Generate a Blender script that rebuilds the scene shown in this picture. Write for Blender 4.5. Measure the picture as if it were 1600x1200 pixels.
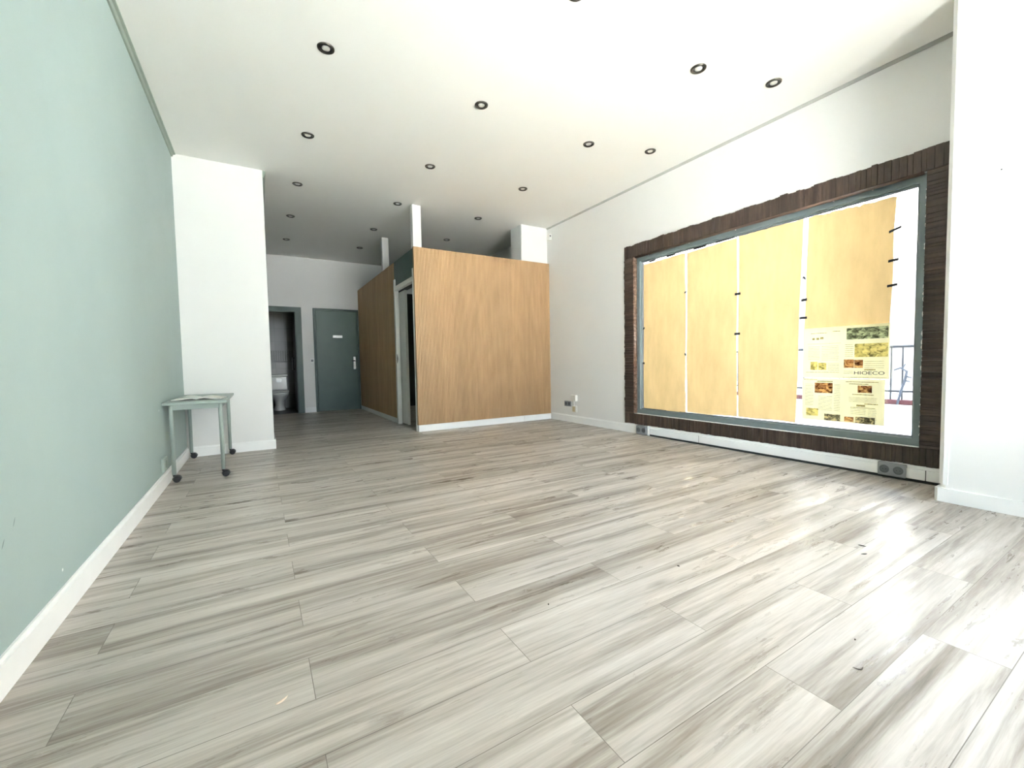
import bpy, bmesh, math, random
from mathutils import Vector, Matrix

for o in list(bpy.data.objects):
    bpy.data.objects.remove(o)
sc = bpy.context.scene
COL = sc.collection
R = random.Random(7)

# ------------------------------------------------------------------ camera
YAW, PITCH, ROLL, FPX = math.radians(30.899), math.radians(2.783), math.radians(-1.009), 660.66
f_ = Vector((math.sin(YAW) * math.cos(PITCH), math.cos(YAW) * math.cos(PITCH), -math.sin(PITCH)))
r0 = Vector((math.cos(YAW), -math.sin(YAW), 0))
u0 = r0.cross(f_)
r_ = math.cos(ROLL) * r0 + math.sin(ROLL) * u0
u_ = -math.sin(ROLL) * r0 + math.cos(ROLL) * u0
cd = bpy.data.cameras.new('camera')
cd.sensor_width = 36.0
cd.lens = FPX / 1600 * 36.0
cd.clip_start = 0.02
cam = bpy.data.objects.new('camera', cd)
COL.objects.link(cam)
cam.matrix_world = Matrix(((r_.x, u_.x, -f_.x, 0), (r_.y, u_.y, -f_.y, 0), (r_.z, u_.z, -f_.z, 0.92), (0, 0, 0, 1)))
sc.camera = cam

# ------------------------------------------------------------------ sky, daylight, exposure
SKY = 5.0
w = bpy.data.worlds.new('sky')
sc.world = w
w.use_nodes = True
nt = w.node_tree
nt.nodes.clear()
wo = nt.nodes.new('ShaderNodeOutputWorld')
bg = nt.nodes.new('ShaderNodeBackground')
tc = nt.nodes.new('ShaderNodeTexCoord')
sx = nt.nodes.new('ShaderNodeSeparateXYZ')
cr = nt.nodes.new('ShaderNodeValToRGB')
cr.color_ramp.elements[0].position = 0.0
cr.color_ramp.elements[0].color = (0.84, 0.90, 1.0, 1)
cr.color_ramp.elements[1].position = 0.8
cr.color_ramp.elements[1].color = (0.64, 0.77, 1.0, 1)
nt.links.new(tc.outputs['Generated'], sx.inputs[0])
nt.links.new(sx.outputs['Z'], cr.inputs[0])
nt.links.new(cr.outputs[0], bg.inputs['Color'])
bg.inputs['Strength'].default_value = SKY
nt.links.new(bg.outputs[0], wo.inputs['Surface'])

# low sun behind the camera: it falls through the shop front onto the floor near the door and bounces up
sl = bpy.data.lights.new('sun', 'SUN')
sl.energy = 110.0
sl.angle = math.radians(0.6)
sl.color = (1.0, 0.97, 0.97)
so = bpy.data.objects.new('sun', sl)
COL.objects.link(so)
so.rotation_euler = Vector((0.60, 0.42, -1.2)).to_track_quat('-Z', 'Y').to_euler()

sc.view_settings.view_transform = 'Standard'
sc.view_settings.look = 'None'
sc.view_settings.gamma = 1.0
sc.view_settings.exposure = 1.88
sc.view_settings.use_curve_mapping = False
sc.cycles.max_bounces = 14
sc.cycles.diffuse_bounces = 9
sc.cycles.glossy_bounces = 4
sc.cycles.transmission_bounces = 8
sc.cycles.transparent_max_bounces = 12
sc.cycles.sample_clamp_indirect = 8.0
sc.cycles.use_denoising = True


def portal(name, loc, rot, sx_, sy_):
    l = bpy.data.lights.new(name, 'AREA')
    l.shape = 'RECTANGLE'
    l.size, l.size_y = sx_, sy_
    l.cycles.is_portal = True
    o = bpy.data.objects.new(name, l)
    COL.objects.link(o)
    o.location = loc
    o.rotation_euler = rot
    return o


# ------------------------------------------------------------------ dimensions
XL, XR, ZC, YP, XP, YB, XB, ZB, YW = -0.670, 4.115, 3.098, 5.497, 0.123, 5.625, 1.869, 2.52, 9.45
YF = -1.0                                  # shop front behind the camera
WY0, WY1, WZ0, WZ1 = 1.10, 3.828, 0.255, 2.228   # display window opening
EY0, EY1, EZ1 = -0.90, 0.25, 2.60           # glazed entrance in the right wall, nearer than the pillar
SX0, SX1, SZ0, SZ1 = 1.0, 3.05, 0.05, 2.85  # shop front glazing
P90 = math.pi / 2
portal('daylight_display_window', (4.30, (WY0 + WY1) / 2, (WZ0 + WZ1) / 2), (0, P90, 0), WZ1 - WZ0, WY1 - WY0)
portal('daylight_entrance', (4.30, (EY0 + EY1) / 2, EZ1 / 2), (0, P90, 0), EZ1, EY1 - EY0)
portal('daylight_shop_front', ((SX0 + SX1) / 2, YF - 0.2, (SZ0 + SZ1) / 2), (P90, 0, 0), SX1 - SX0, SZ1 - SZ0)


# ------------------------------------------------------------------ materials
def lin(r, g, b):
    def c(v):
        v /= 255.0
        return v / 12.92 if v <= 0.04045 else ((v + 0.055) / 1.055) ** 2.4
    return (c(r), c(g), c(b), 1.0)


class NT:
    def __init__(s, name):
        s.m = bpy.data.materials.new(name)
        s.m.use_nodes = True
        s.t = s.m.node_tree
        s.t.nodes.clear()
        s.out = s.n('ShaderNodeOutputMaterial')

    def n(s, typ, **kw):
        nd = s.t.nodes.new(typ)
        for k, v in kw.items():
            setattr(nd, k, v)
        return nd

    def l(s, a, b):
        s.t.links.new(a, b)

    def coord(s, scale=(1, 1, 1), loc=(0, 0, 0), kind='Object'):
        t = s.n('ShaderNodeTexCoord')
        mp = s.n('ShaderNodeMapping')
        mp.inputs['Scale'].default_value = scale
        mp.inputs['Location'].default_value = loc
        s.l(t.outputs[kind], mp.inputs['Vector'])
        return mp.outputs[0]

    def noise(s, vec, scale=5, detail=3, rough=0.5, dist=0.0, dim='3D', w=None):
        n = s.n('ShaderNodeTexNoise', noise_dimensions=dim)
        n.inputs['Scale'].default_value = scale
        n.inputs['Detail'].default_value = detail
        n.inputs['Roughness'].default_value = rough
        n.inputs['Distortion'].default_value = dist
        s.l(vec, n.inputs['Vector'])
        if w is not None:
            s.l(w, n.inputs['W'])
        return n.outputs['Fac']

    def ramp(s, fac, stops):
        r = s.n('ShaderNodeValToRGB')
        e = r.color_ramp.elements
        while len(e) < len(stops):
            e.new(0.5)
        for el, (p, c) in zip(e, stops):
            el.position = p
            el.color = c if len(c) == 4 else (*c, 1)
        s.l(fac, r.inputs[0])
        return r.outputs[0]

    def mix(s, fac, a, b, mode='MIX'):
        m = s.n('ShaderNodeMix', data_type='RGBA', blend_type=mode)
        for sock, v in ((m.inputs['Factor'], fac), (m.inputs['A'], a), (m.inputs['B'], b)):
            if hasattr(v, 'is_output'):
                s.l(v, sock)
            else:
                sock.default_value = v
        # colour sockets carry their own identifiers
        for idn, v in (('A_Color', a), ('B_Color', b), ('Factor_Float', fac)):
            for sock in m.inputs:
                if sock.identifier == idn:
                    if hasattr(v, 'is_output'):
                        s.l(v, sock)
                    else:
                        sock.default_value = v
        for o in m.outputs:
            if o.identifier == 'Result_Color':
                return o

    def math(s, op, a, b=None):
        m = s.n('ShaderNodeMath', operation=op)
        for i, v in enumerate((a, b)):
            if v is None:
                continue
            if hasattr(v, 'is_output'):
                s.l(v, m.inputs[i])
            else:
                m.inputs[i].default_value = v
        return m.outputs[0]

    def bump(s, h, strength=0.2, dist=0.01):
        b = s.n('ShaderNodeBump')
        b.inputs['Strength'].default_value = strength
        b.inputs['Distance'].default_value = dist
        s.l(h, b.inputs['Height'])
        return b.outputs[0]

    def bsdf(s, color, rough=0.5, metal=0.0, spec=0.5, normal=None):
        p = s.n('ShaderNodeBsdfPrincipled')
        for k, v in (('Base Color', color), ('Roughness', rough), ('Metallic', metal), ('Specular IOR Level', spec)):
            if hasattr(v, 'is_output'):
                s.l(v, p.inputs[k])
            else:
                p.inputs[k].default_value = v
        if normal is not None:
            s.l(normal, p.inputs['Normal'])
        s.l(p.outputs[0], s.out.inputs['Surface'])
        return p


def plain(name, rgb, rough=0.5, metal=0.0, spec=0.5, var=0.06, scale=6.0, bump=0.0, bscale=120.0):
    """Painted / plastic / metal surface with a slight uneven tint."""
    t = NT(name)
    c = lin(*rgb)
    v = t.coord()
    n = t.noise(v, scale, 4)
    lo = tuple(x * (1 - var) for x in c[:3])
    hi = tuple(min(1, x * (1 + var)) for x in c[:3])
    col = t.ramp(n, [(0.3, lo), (0.7, hi)])
    nm = t.bump(t.noise(v, bscale, 3), bump, 0.004) if bump else None
    t.bsdf(col, rough, metal, spec, nm)
    return t.m


M = {}
M['white_wall'] = plain('white_wall_paint', (229, 229, 227), 0.75, 0, 0.25, 0.015, 1.5, 0.12, 140)
M['ceiling'] = plain('ceiling_paint', (240, 240, 236), 0.85, 0, 0.2, 0.012, 1.0, 0.06, 120)
M['mint'] = None
M['white_trim'] = plain('white_baseboard_paint', (238, 239, 238), 0.4, 0, 0.4, 0.02, 8)
M['mint_trim'] = plain('mint_grey_trim_paint', (134, 146, 136), 0.6, 0, 0.3, 0.04, 8)
M['grey_trim'] = plain('pale_grey_cove', (168, 170, 166), 0.7, 0, 0.3, 0.03, 8)
M['teal'] = plain('dark_teal_paint', (72, 92, 86), 0.45, 0, 0.35, 0.05, 5)
M['teal_dark'] = plain('teal_frame_paint', (68, 86, 82), 0.45, 0, 0.35, 0.05, 5)
M['door_inner'] = plain('dark_door_leaf', (52, 62, 60), 0.45, 0, 0.3, 0.05, 5)
M['alu'] = plain('grey_green_window_metal', (108, 120, 122), 0.35, 0.0, 0.5, 0.05, 9)
M['white_metal'] = plain('white_lacquered_metal', (226, 226, 220), 0.35, 0, 0.5, 0.02, 9)
M['socket'] = plain('grey_socket_plastic', (140, 143, 145), 0.4, 0, 0.5, 0.04, 20)
M['socket_ring'] = plain('darker_grey_outlet_ring', (98, 101, 104), 0.45, 0, 0.4, 0.05, 20)
M['dark_plastic'] = plain('dark_plastic', (38, 38, 40), 0.4, 0, 0.4, 0.06, 20)
M['black'] = plain('black_tape', (18, 18, 19), 0.45, 0, 0.4, 0.1, 40)
M['white_plastic'] = plain('white_plastic', (226, 226, 222), 0.35, 0, 0.5, 0.02, 20)
M['beige_plastic'] = plain('beige_plastic', (196, 182, 150), 0.4, 0, 0.4, 0.06, 40)
M['chrome'] = plain('brushed_chrome', (215, 216, 214), 0.22, 1.0, 0.5, 0.04, 30)
M['steel'] = plain('satin_steel', (168, 168, 164), 0.4, 1.0, 0.5, 0.08, 30)
M['bronze'] = plain('dark_bronze_bezel', (74, 71, 64), 0.35, 0.6, 0.5, 0.08, 30)
M['bulb'] = plain('pale_lamp_lens', (205, 204, 198), 0.25, 0.0, 0.6, 0.05, 60)
M['porcelain'] = plain('white_porcelain', (232, 232, 228), 0.12, 0, 0.6, 0.01, 5)
M['table'] = plain('pale_mint_lacquer', (150, 163, 157), 0.4, 0, 0.45, 0.03, 6)
M['page'] = plain('magazine_page_paper', (226, 228, 222), 0.6, 0, 0.3, 0.16, 26)
M['cover'] = plain('dark_magazine_cover', (44, 48, 46), 0.4, 0, 0.4, 0.15, 20)
M['sealant'] = plain('white_sealant', (236, 236, 234), 0.5, 0, 0.4, 0.03, 30)
M['pavement'] = plain('pale_pavement', (186, 184, 180), 0.8, 0, 0.2, 0.08, 2)
M['facade'] = plain('pale_render_facade', (140, 136, 130), 0.85, 0, 0.2, 0.05, 1)
M['red_kerb'] = plain('red_kerb_paint', (76, 40, 43), 0.6, 0, 0.3, 0.12, 9)
M['iron'] = plain('grey_iron_rail', (30, 32, 36), 0.6, 0.0, 0.4, 0.1, 20)
M['twig'] = plain('grey_bark', (66, 70, 78), 0.8, 0, 0.2, 0.2, 30)
M['debris_dark'] = plain('dark_dry_scrap', (62, 56, 48), 0.8, 0, 0.2, 0.2, 90)
M['debris_pale'] = plain('pale_wood_splinter', (214, 196, 178), 0.7, 0, 0.2, 0.15, 90)
M['dark_joint'] = plain('dark_joint', (58, 62, 60), 0.8, 0, 0.2, 0.05, 30)


def mint_wall():
    t = NT('mint_wall_paint')
    v = t.coord()
    n = t.noise(v, 1.2, 5, 0.6)
    c = t.ramp(n, [(0.3, lin(154, 171, 168)), (0.7, lin(160, 177, 174))])
    # rubbed dark scuffs and pale knocks
    sp = t.coord((1, 1, 1))
    dirt = t.noise(t.coord((1, 1.2, 2.6)), 3.3, 6, 0.7)
    dm = t.ramp(dirt, [(0.66, (0, 0, 0)), (0.80, (1, 1, 1))])
    c = t.mix(t.math('MULTIPLY', dm, 0.16), c, lin(120, 140, 132))
    vo = t.n('ShaderNodeTexVoronoi')
    vo.inputs['Scale'].default_value = 2.3
    t.l(sp, vo.inputs['Vector'])
    fl = t.ramp(vo.outputs['Distance'], [(0.012, (1, 1, 1)), (0.02, (0, 0, 0))])
    c = t.mix(fl, c, lin(228, 232, 226))
    # two short dark scrapes low on the wall
    sep = t.n('ShaderNodeSeparateXYZ')
    t.l(sp, sep.inputs[0])
    for (y0, z0, q) in ((1.835, 0.411, 0.9), (1.908, 0.455, 1.1)):
        dy, dz = t.math('SUBTRACT', sep.outputs['Y'], y0), t.math('SUBTRACT', sep.outputs['Z'], z0)
        along = t.math('MULTIPLY', t.math('ADD', t.math('MULTIPLY', dy, 0.55), t.math('MULTIPLY', dz, 0.83)), 55.0)
        across = t.math('MULTIPLY', t.math('SUBTRACT', t.math('MULTIPLY', dy, 0.83 * q), t.math('MULTIPLY', dz, 0.55)), 330.0)
        rr = t.math('ADD', t.math('MULTIPLY', along, along), t.math('MULTIPLY', across, across))
        m = t.ramp(rr, [(0.3, (1, 1, 1)), (1.0, (0, 0, 0))])
        c = t.mix(t.math('MULTIPLY', m, 0.6), c, lin(70, 84, 84))
    nm = t.bump(t.noise(v, 150, 3), 0.12, 0.004)
    t.bsdf(c, 0.62, 0, 0.3, nm)
    return t.m


M['mint'] = mint_wall()


def floor_mat():
    t = NT('grey_oak_plank_floor')
    base = t.coord((1, 1, 1), (-0.1, -1.45, 0))
    br = t.n('ShaderNodeTexBrick')
    br.offset = 0.5
    br.offset_frequency = 2
    br.inputs['Scale'].default_value = 1.0
    br.inputs['Brick Width'].default_value = 1.17
    br.inputs['Row Height'].default_value = 0.195
    br.inputs['Mortar Size'].default_value = 0.0011
    br.inputs['Mortar Smooth'].default_value = 0.2
    br.inputs['Color1'].default_value = (0, 0, 0, 1)
    br.inputs['Color2'].default_value = (1, 1, 1, 1)
    br.inputs['Mortar'].default_value = (0.5, 0.5, 0.5, 1)
    t.l(base, br.inputs['Vector'])
    seed = t.math('MULTIPLY', br.outputs['Color'], 37.0)
    # broad flame figure along the plank
    g1 = t.noise(t.coord((0.5, 10.5, 1)), 1.0, 4, 0.55, 0.7, '4D', seed)
    g2 = t.noise(t.coord((2.2, 48, 1)), 1.0, 5, 0.65, 0.4, '4D', seed)
    g3 = t.noise(t.coord((9, 190, 1)), 1.0, 3, 0.6, 0.1, '4D', seed)
    tone = t.math('ADD', t.math('MULTIPLY', g1, 0.66), t.math('MULTIPLY', g2, 0.34))
    col = t.ramp(tone, [(0.34, lin(114, 106, 97)), (0.43, lin(148, 141, 132)), (0.52, lin(181, 175, 168)), (0.66, lin(205, 200, 194))])
    # per-plank lightness
    tint = t.ramp(br.outputs['Color'], [(0.0, (0.90, 0.895, 0.89)), (1.0, (1.05, 1.045, 1.04))])
    col = t.mix(1.0, col, tint, 'MULTIPLY')
    fine = t.ramp(g3, [(0.3, (0.90, 0.90, 0.90)), (0.6, (1.04, 1.04, 1.04))])
    col = t.mix(1.0, col, fine, 'MULTIPLY')
    # growth-ring cathedral lines
    wv = t.n('ShaderNodeTexWave', wave_type='BANDS', bands_direction='Y')
    wv.inputs['Scale'].default_value = 7.0
    wv.inputs['Distortion'].default_value = 7.0
    wv.inputs['Detail'].default_value = 1.0
    wv.inputs['Detail Scale'].default_value = 1.2
    t.l(t.coord((0.42, 2.6, 1)), wv.inputs['Vector'])
    ring = t.ramp(wv.outputs['Fac'], [(0.0, (0.86, 0.85, 0.84)), (0.22, (1, 1, 1))])
    rm = t.ramp(g1, [(0.40, (1, 1, 1)), (0.55, (0, 0, 0))])
    col = t.mix(t.math('MULTIPLY', rm, 0.8), col, t.mix(1.0, col, ring, 'MULTIPLY'))
    # knots
    kn = t.n('ShaderNodeTexVoronoi')
    kn.inputs['Scale'].default_value = 1.0
    t.l(t.coord((1.7, 5.2, 1), (0.3, 0.2, 0)), kn.inputs['Vector'])
    gate = t.n('ShaderNodeSeparateColor')
    t.l(kn.outputs['Color'], gate.inputs[0])
    has = t.math('GREATER_THAN', gate.outputs[0], 0.45)
    km = t.ramp(kn.outputs['Distance'], [(0.0, (1, 1, 1)), (0.035, (0.7, 0.7, 0.7)), (0.15, (0, 0, 0))])
    col = t.mix(t.math('MULTIPLY', t.math('MULTIPLY', km, has), 0.5), col, lin(88, 78, 66))
    col = t.mix(t.math('MULTIPLY', br.outputs['Fac'], 0.75), col, lin(84, 78, 70))
    rg = t.noise(t.coord((1.2, 8, 1)), 2.2, 6, 0.72, 0.6, '4D', seed)
    rough = t.n('ShaderNodeMapRange')
    rough.inputs['From Min'].default_value = 0.35
    rough.inputs['From Max'].default_value = 0.65
    rough.inputs['To Min'].default_value = 0.20
    rough.inputs['To Max'].default_value = 0.60
    t.l(rg, rough.inputs['Value'])
    h = t.math('SUBTRACT', t.math('MULTIPLY', g2, 0.25), br.outputs['Fac'])
    nm = t.bump(h, 0.10, 0.003)
    t.bsdf(col, rough.outputs[0], 0, 0.45, nm)
    return t.m


M['floor'] = floor_mat()


def slat_mat():
    t = NT('ribbed_oak_veneer')
    v = t.coord((7, 7, 0.6))
    n = t.noise(v, 3.0, 5, 0.6, 0.3)
    bands = t.noise(t.coord((2.1, 2.1, 0.0)), 1.7, 1, 0.5)
    c = t.ramp(n, [(0.3, lin(162, 133, 97)), (0.7, lin(182, 152, 115))])
    b = t.ramp(bands, [(0.4, (0.95, 0.95, 0.95)), (0.6, (1.04, 1.04, 1.04))])
    c = t.mix(1.0, c, b, 'MULTIPLY')
    t.bsdf(c, 0.55, 0, 0.3, t.bump(n, 0.05, 0.003))
    return t.m


M['slat'] = slat_mat()


def stone_mat(name, scale, rough=0.55, k=1.0):
    t = NT(name)
    n = t.noise(t.coord(scale), 1.0, 5, 0.65, 0.3)
    c = t.ramp(n, [(0.28, lin(40 * k, 31 * k, 25 * k)), (0.5, lin(60 * k, 48 * k, 41 * k)), (0.72, lin(86 * k, 71 * k, 62 * k))])
    t.bsdf(c, rough, 0, 0.35 if rough > 0.5 else 0.6, t.bump(n, 0.35, 0.006))
    return t.m


M['strip_v'] = stone_mat('brown_strip_cladding_upright', (30, 26, 3))
M['strip_h'] = stone_mat('brown_strip_cladding_level', (30, 3, 30))
M['reveal'] = stone_mat('glossy_brown_reveal_lit', (30, 3, 30), 0.24, 1.9)  # lightened copy of the strip brown, window light painted into it
M['brown_rod'] = stone_mat('brown_half_round_moulding', (20, 2.5, 20), 0.32, 1.35)


def paper_mat(name, rgb, trans, dif=0.5, speck=0.25):
    t = NT(name)
    n = t.noise(t.coord((4, 4, 1.2)), 2.0, 4, 0.6)
    sp = t.noise(t.coord((60, 60, 60)), 2.2, 4, 0.7)
    c = lin(*rgb)
    col = t.ramp(n, [(0.3, tuple(x * 0.88 for x in c[:3])), (0.7, tuple(min(1, x * 1.06) for x in c[:3]))])
    sm = t.ramp(sp, [(0.60, (0, 0, 0)), (0.74, (1, 1, 1))])
    col = t.mix(t.math('MULTIPLY', sm, speck), col, tuple(x * 0.55 for x in c[:3]) + (1,))
    d = t.n('ShaderNodeBsdfDiffuse')
    tr = t.n('ShaderNodeBsdfTranslucent')
    t.l(col, d.inputs['Color'])
    t.l(col, tr.inputs['Color'])
    mx = t.n('ShaderNodeMixShader')
    mx.inputs[0].default_value = trans
    t.l(d.outputs[0], mx.inputs[1])
    t.l(tr.outputs[0], mx.inputs[2])
    t.l(mx.outputs[0], t.out.inputs['Surface'])
    return t.m


M['kraft'] = paper_mat('kraft_paper', (224, 195, 144), 0.085)
M['news'] = paper_mat('newsprint_paper', (248, 242, 202), 0.095, 0.5, 0.05)
M['ink'] = plain('black_ink', (62, 58, 52), 0.8, 0, 0.1, 0.1, 60)


def print_mat(name, dark, mid, light, scale=26):
    """A printed newspaper picture: blotchy halftone in three inks, letting some daylight through."""
    t = NT(name)
    n = t.noise(t.coord((1, 1, 1.6)), scale, 3, 0.6, 0.8)
    c = t.ramp(n, [(0.36, lin(*dark)), (0.48, lin(*mid)), (0.62, lin(*light))])
    tr = t.n('ShaderNodeBsdfTransparent')
    t.l(c, tr.inputs['Color'])
    t.l(tr.outputs[0], t.out.inputs['Surface'])
    return t.m


M['pic_green'] = print_mat('printed_picture_green_grey', (92, 94, 86), (150, 158, 146), (220, 232, 214), 30)
M['pic_brown'] = print_mat('printed_picture_brown', (96, 62, 50), (176, 132, 104), (238, 206, 164), 26)
M['pic_grey'] = print_mat('printed_picture_grey', (92, 88, 82), (140, 136, 126), (236, 226, 196), 30)
M['pic_pale'] = print_mat('printed_picture_pale', (150, 144, 110), (226, 216, 168), (248, 240, 190), 24)
M['print_line'] = print_mat('printed_text_grey', (120, 112, 84), (168, 160, 118), (214, 204, 150), 90)


def glass_mat():
    t = NT('clear_window_glass')
    tr = t.n('ShaderNodeBsdfTransparent')
    tr.inputs['Color'].default_value = (0.95, 0.97, 0.96, 1)
    gl = t.n('ShaderNodeBsdfGlossy')
    gl.inputs['Roughness'].default_value = 0.02
    fr = t.n('ShaderNodeFresnel')
    fr.inputs['IOR'].default_value = 1.45
    mx = t.n('ShaderNodeMixShader')
    t.l(fr.outputs[0], mx.inputs[0])
    t.l(tr.outputs[0], mx.inputs[1])
    t.l(gl.outputs[0], mx.inputs[2])
    t.l(mx.outputs[0], t.out.inputs['Surface'])
    return t.m


M['glass'] = glass_mat()


def tile_mat():
    t = NT('grey_wc_tiles')
    br = t.n('ShaderNodeTexBrick')
    br.offset = 0.0
    br.inputs['Scale'].default_value = 1.0
    br.inputs['Brick Width'].default_value = 0.20
    br.inputs['Row Height'].default_value = 0.30
    br.inputs['Mortar Size'].default_value = 0.004
    br.inputs['Color1'].default_value = lin(88, 90, 87)
    br.inputs['Color2'].default_value = lin(96, 98, 94)
    br.inputs['Mortar'].default_value = lin(78, 80, 78)
    tcn = t.n('ShaderNodeTexCoord')
    s = t.n('ShaderNodeSeparateXYZ')
    c = t.n('ShaderNodeCombineXYZ')
    t.l(tcn.outputs['Object'], s.inputs[0])
    t.l(t.math('ADD', s.outputs['X'], s.outputs['Y']), c.inputs['X'])
    t.l(s.outputs['Z'], c.inputs['Y'])
    t.l(c.outputs[0], br.inputs['Vector'])
    t.bsdf(br.outputs['Color'], 0.25, 0, 0.4)
    return t.m


M['tile'] = tile_mat()
M['tile_dado'] = plain('dark_striped_dado_tile', (52, 54, 51), 0.3, 0, 0.4, 0.2, 40)
M['wc_floor'] = plain('dark_wc_floor_tile', (70, 70, 66), 0.4, 0, 0.4, 0.08, 6)


# ------------------------------------------------------------------ mesh helpers
def wloc(o):
    v = Vector((0, 0, 0))
    while o is not None:
        v += o.location
        o = o.parent
    return v


def tag(o, label=None, cat=None, group=None, kind=None):
    if label:
        o['label'] = label
    if cat:
        o['category'] = cat
    if group:
        o['group'] = group
    if kind:
        o['kind'] = kind
    return o


def empty(name, loc, label, cat, group=None, kind=None):
    o = bpy.data.objects.new(name, None)
    o.empty_display_size = 0.1
    o.location = loc
    COL.objects.link(o)
    return tag(o, label, cat, group, kind)


def ob(name, bm, mat, parent=None, label=None, cat=None, group=None, kind=None, smooth=False, recentre=True):
    """Link a bmesh given in world coordinates as ONE object. Top-level objects get their origin at the base."""
    bmesh.ops.recalc_face_normals(bm, faces=bm.faces[:])
    me = bpy.data.meshes.new(name)
    if parent is None and recentre and len(bm.verts):
        xs = [v.co for v in bm.verts]
        off = Vector(((min(v.x for v in xs) + max(v.x for v in xs)) / 2, (min(v.y for v in xs) + max(v.y for v in xs)) / 2, min(v.z for v in xs)))
    elif parent is None:
        off = Vector((0, 0, 0))
    else:
        off = wloc(parent)
    bmesh.ops.translate(bm, verts=bm.verts[:], vec=-off)
    if smooth:
        for f in bm.faces:
            f.smooth = True
    bm.to_mesh(me)
    bm.free()
    me.materials.append(mat)
    o = bpy.data.objects.new(name, me)
    COL.objects.link(o)
    if parent is None:
        o.location = off
    else:
        o.parent = parent
    return tag(o, label, cat, group, kind)


def box(bm, x0, x1, y0, y1, z0, z1, bev=0.0, seg=1):
    vs = [bm.verts.new((x, y, z)) for x in (x0, x1) for y in (y0, y1) for z in (z0, z1)]
    fs = [(0, 1, 3, 2), (4, 6, 7, 5), (0, 4, 5, 1), (2, 3, 7, 6), (0, 2, 6, 4), (1, 5, 7, 3)]
    faces = [bm.faces.new([vs[i] for i in f]) for f in fs]
    if bev:
        es = list({e for f in faces for e in f.edges})
        bmesh.ops.bevel(bm, geom=es, offset=bev, segments=seg, affect='EDGES', profile=0.5)
    return bm


def B(*a, **k):
    return box(bmesh.new(), *a, **k)


def lathe(bm, c, prof, n=24, axis='Z', cap=True):
    """Revolve (radius, height) pairs about an axis through c."""
    rings = []
    for r, h in prof:
        ring = []
        for i in range(n):
            a = 2 * math.pi * i / n
            p, q = r * math.cos(a), r * math.sin(a)
            co = {'Z': (p, q, h), 'X': (h, p, q), 'Y': (p, h, q)}[axis]
            ring.append(bm.verts.new(Vector(c) + Vector(co)))
        rings.append(ring)
    for a, b in zip(rings, rings[1:]):
        for i in range(n):
            bm.faces.new((a[i], a[(i + 1) % n], b[(i + 1) % n], b[i]))
    if cap:
        bm.faces.new(rings[0])
        bm.faces.new(rings[-1])
    return bm


def tube(bm, pts, rad, n=10):
    """A round bar along a list of points; rad may be a number or one per point."""
    pts = [Vector(p) for p in pts]
    rads = rad if isinstance(rad, (list, tuple)) else [rad] * len(pts)
    rings = []
    prev = None
    for i, p in enumerate(pts):
        d = (pts[min(i + 1, len(pts) - 1)] - pts[max(i - 1, 0)]).normalized()
        if prev is None:
            a = Vector((0, 0, 1)) if abs(d.z) < 0.9 else Vector((1, 0, 0))
            x = d.cross(a).normalized()
        else:
            x = (prev - d * prev.dot(d)).normalized()
        prev = x
        y = d.cross(x)
        rings.append([bm.verts.new(p + (x * math.cos(2 * math.pi * k / n) + y * math.sin(2 * math.pi * k / n)) * rads[i]) for k in range(n)])
    for a, b in zip(rings, rings[1:]):
        for k in range(n):
            bm.faces.new((a[k], a[(k + 1) % n], b[(k + 1) % n], b[k]))
    bm.faces.new(rings[0])
    bm.faces.new(rings[-1])
    return bm


def prism(bm, outline, axis, a, b):
    """Extrude a closed 2-D outline along an axis from a to b. Outline pairs are the other two axes in order."""
    def co(p, t):
        return {'X': (t, p[0], p[1]), 'Y': (p[0], t, p[1]), 'Z': (p[0], p[1], t)}[axis]
    A = [bm.verts.new(co(p, a)) for p in outline]
    Bv = [bm.verts.new(co(p, b)) for p in outline]
    n = len(outline)
    for i in range(n):
        bm.faces.new((A[i], A[(i + 1) % n], Bv[(i + 1) % n], Bv[i]))
    bm.faces.new(A)
    bm.faces.new(Bv)
    return bm


def struct(name, bm, mat, label, cat, **k):
    return ob(name, bm, mat, None, label, cat, None, 'structure', recentre=False, **k)


# ================================================================== SETTING
struct('floor', B(XL - 0.3, XR + 0.3, YF - 0.3, YW + 0.06, -0.12, 0.0), M['floor'],
       'pale grey oak plank floor of the empty shop room', 'floor')
struct('ceiling', B(XL - 0.3, XR + 0.3, YF - 0.3, YW + 1.6, ZC, ZC + 0.15), M['ceiling'],
       'plain white ceiling set with small round downlights', 'ceiling')
struct('wall_left', B(XL - 0.3, XL, YF - 0.3, YW + 1.6, -0.12, ZC), M['mint'],
       'pale mint green painted wall along the left of the room', 'wall')
# unseen storeys added above the shop to keep sun off the street
bm = B(XL - 0.3, XR + 0.3, YF - 0.3, YW + 1.6, ZC + 0.16, 36.0)
box(bm, 3.6, XR + 0.3, -9.0, YF - 0.3, ZC + 0.16, 36.0)  # wing added out of view, shades the street by the entrance
struct('wall_sun_block', bm, M['facade'], 'unseen storeys added above the shop to shade the street', 'wall')
# right wall with the display window and the glazed entrance cut out of it
bm = bmesh.new()
X1 = XR + 0.3
for (y0, y1, z0, z1) in ((YF - 0.3, EY0, -0.12, ZC), (EY0, EY1, EZ1, ZC), (EY1, WY0, -0.12, ZC), (WY0, WY1, -0.12, WZ0), (WY0, WY1, WZ1, ZC), (WY1, YW + 1.6, -0.12, ZC)):
    box(bm, XR, X1, y0, y1, z0, z1)
bmesh.ops.remove_doubles(bm, verts=bm.verts[:], dist=1e-5)
struct('wall_right', bm, M['white_wall'], 'white wall around the papered display window', 'wall')
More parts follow.
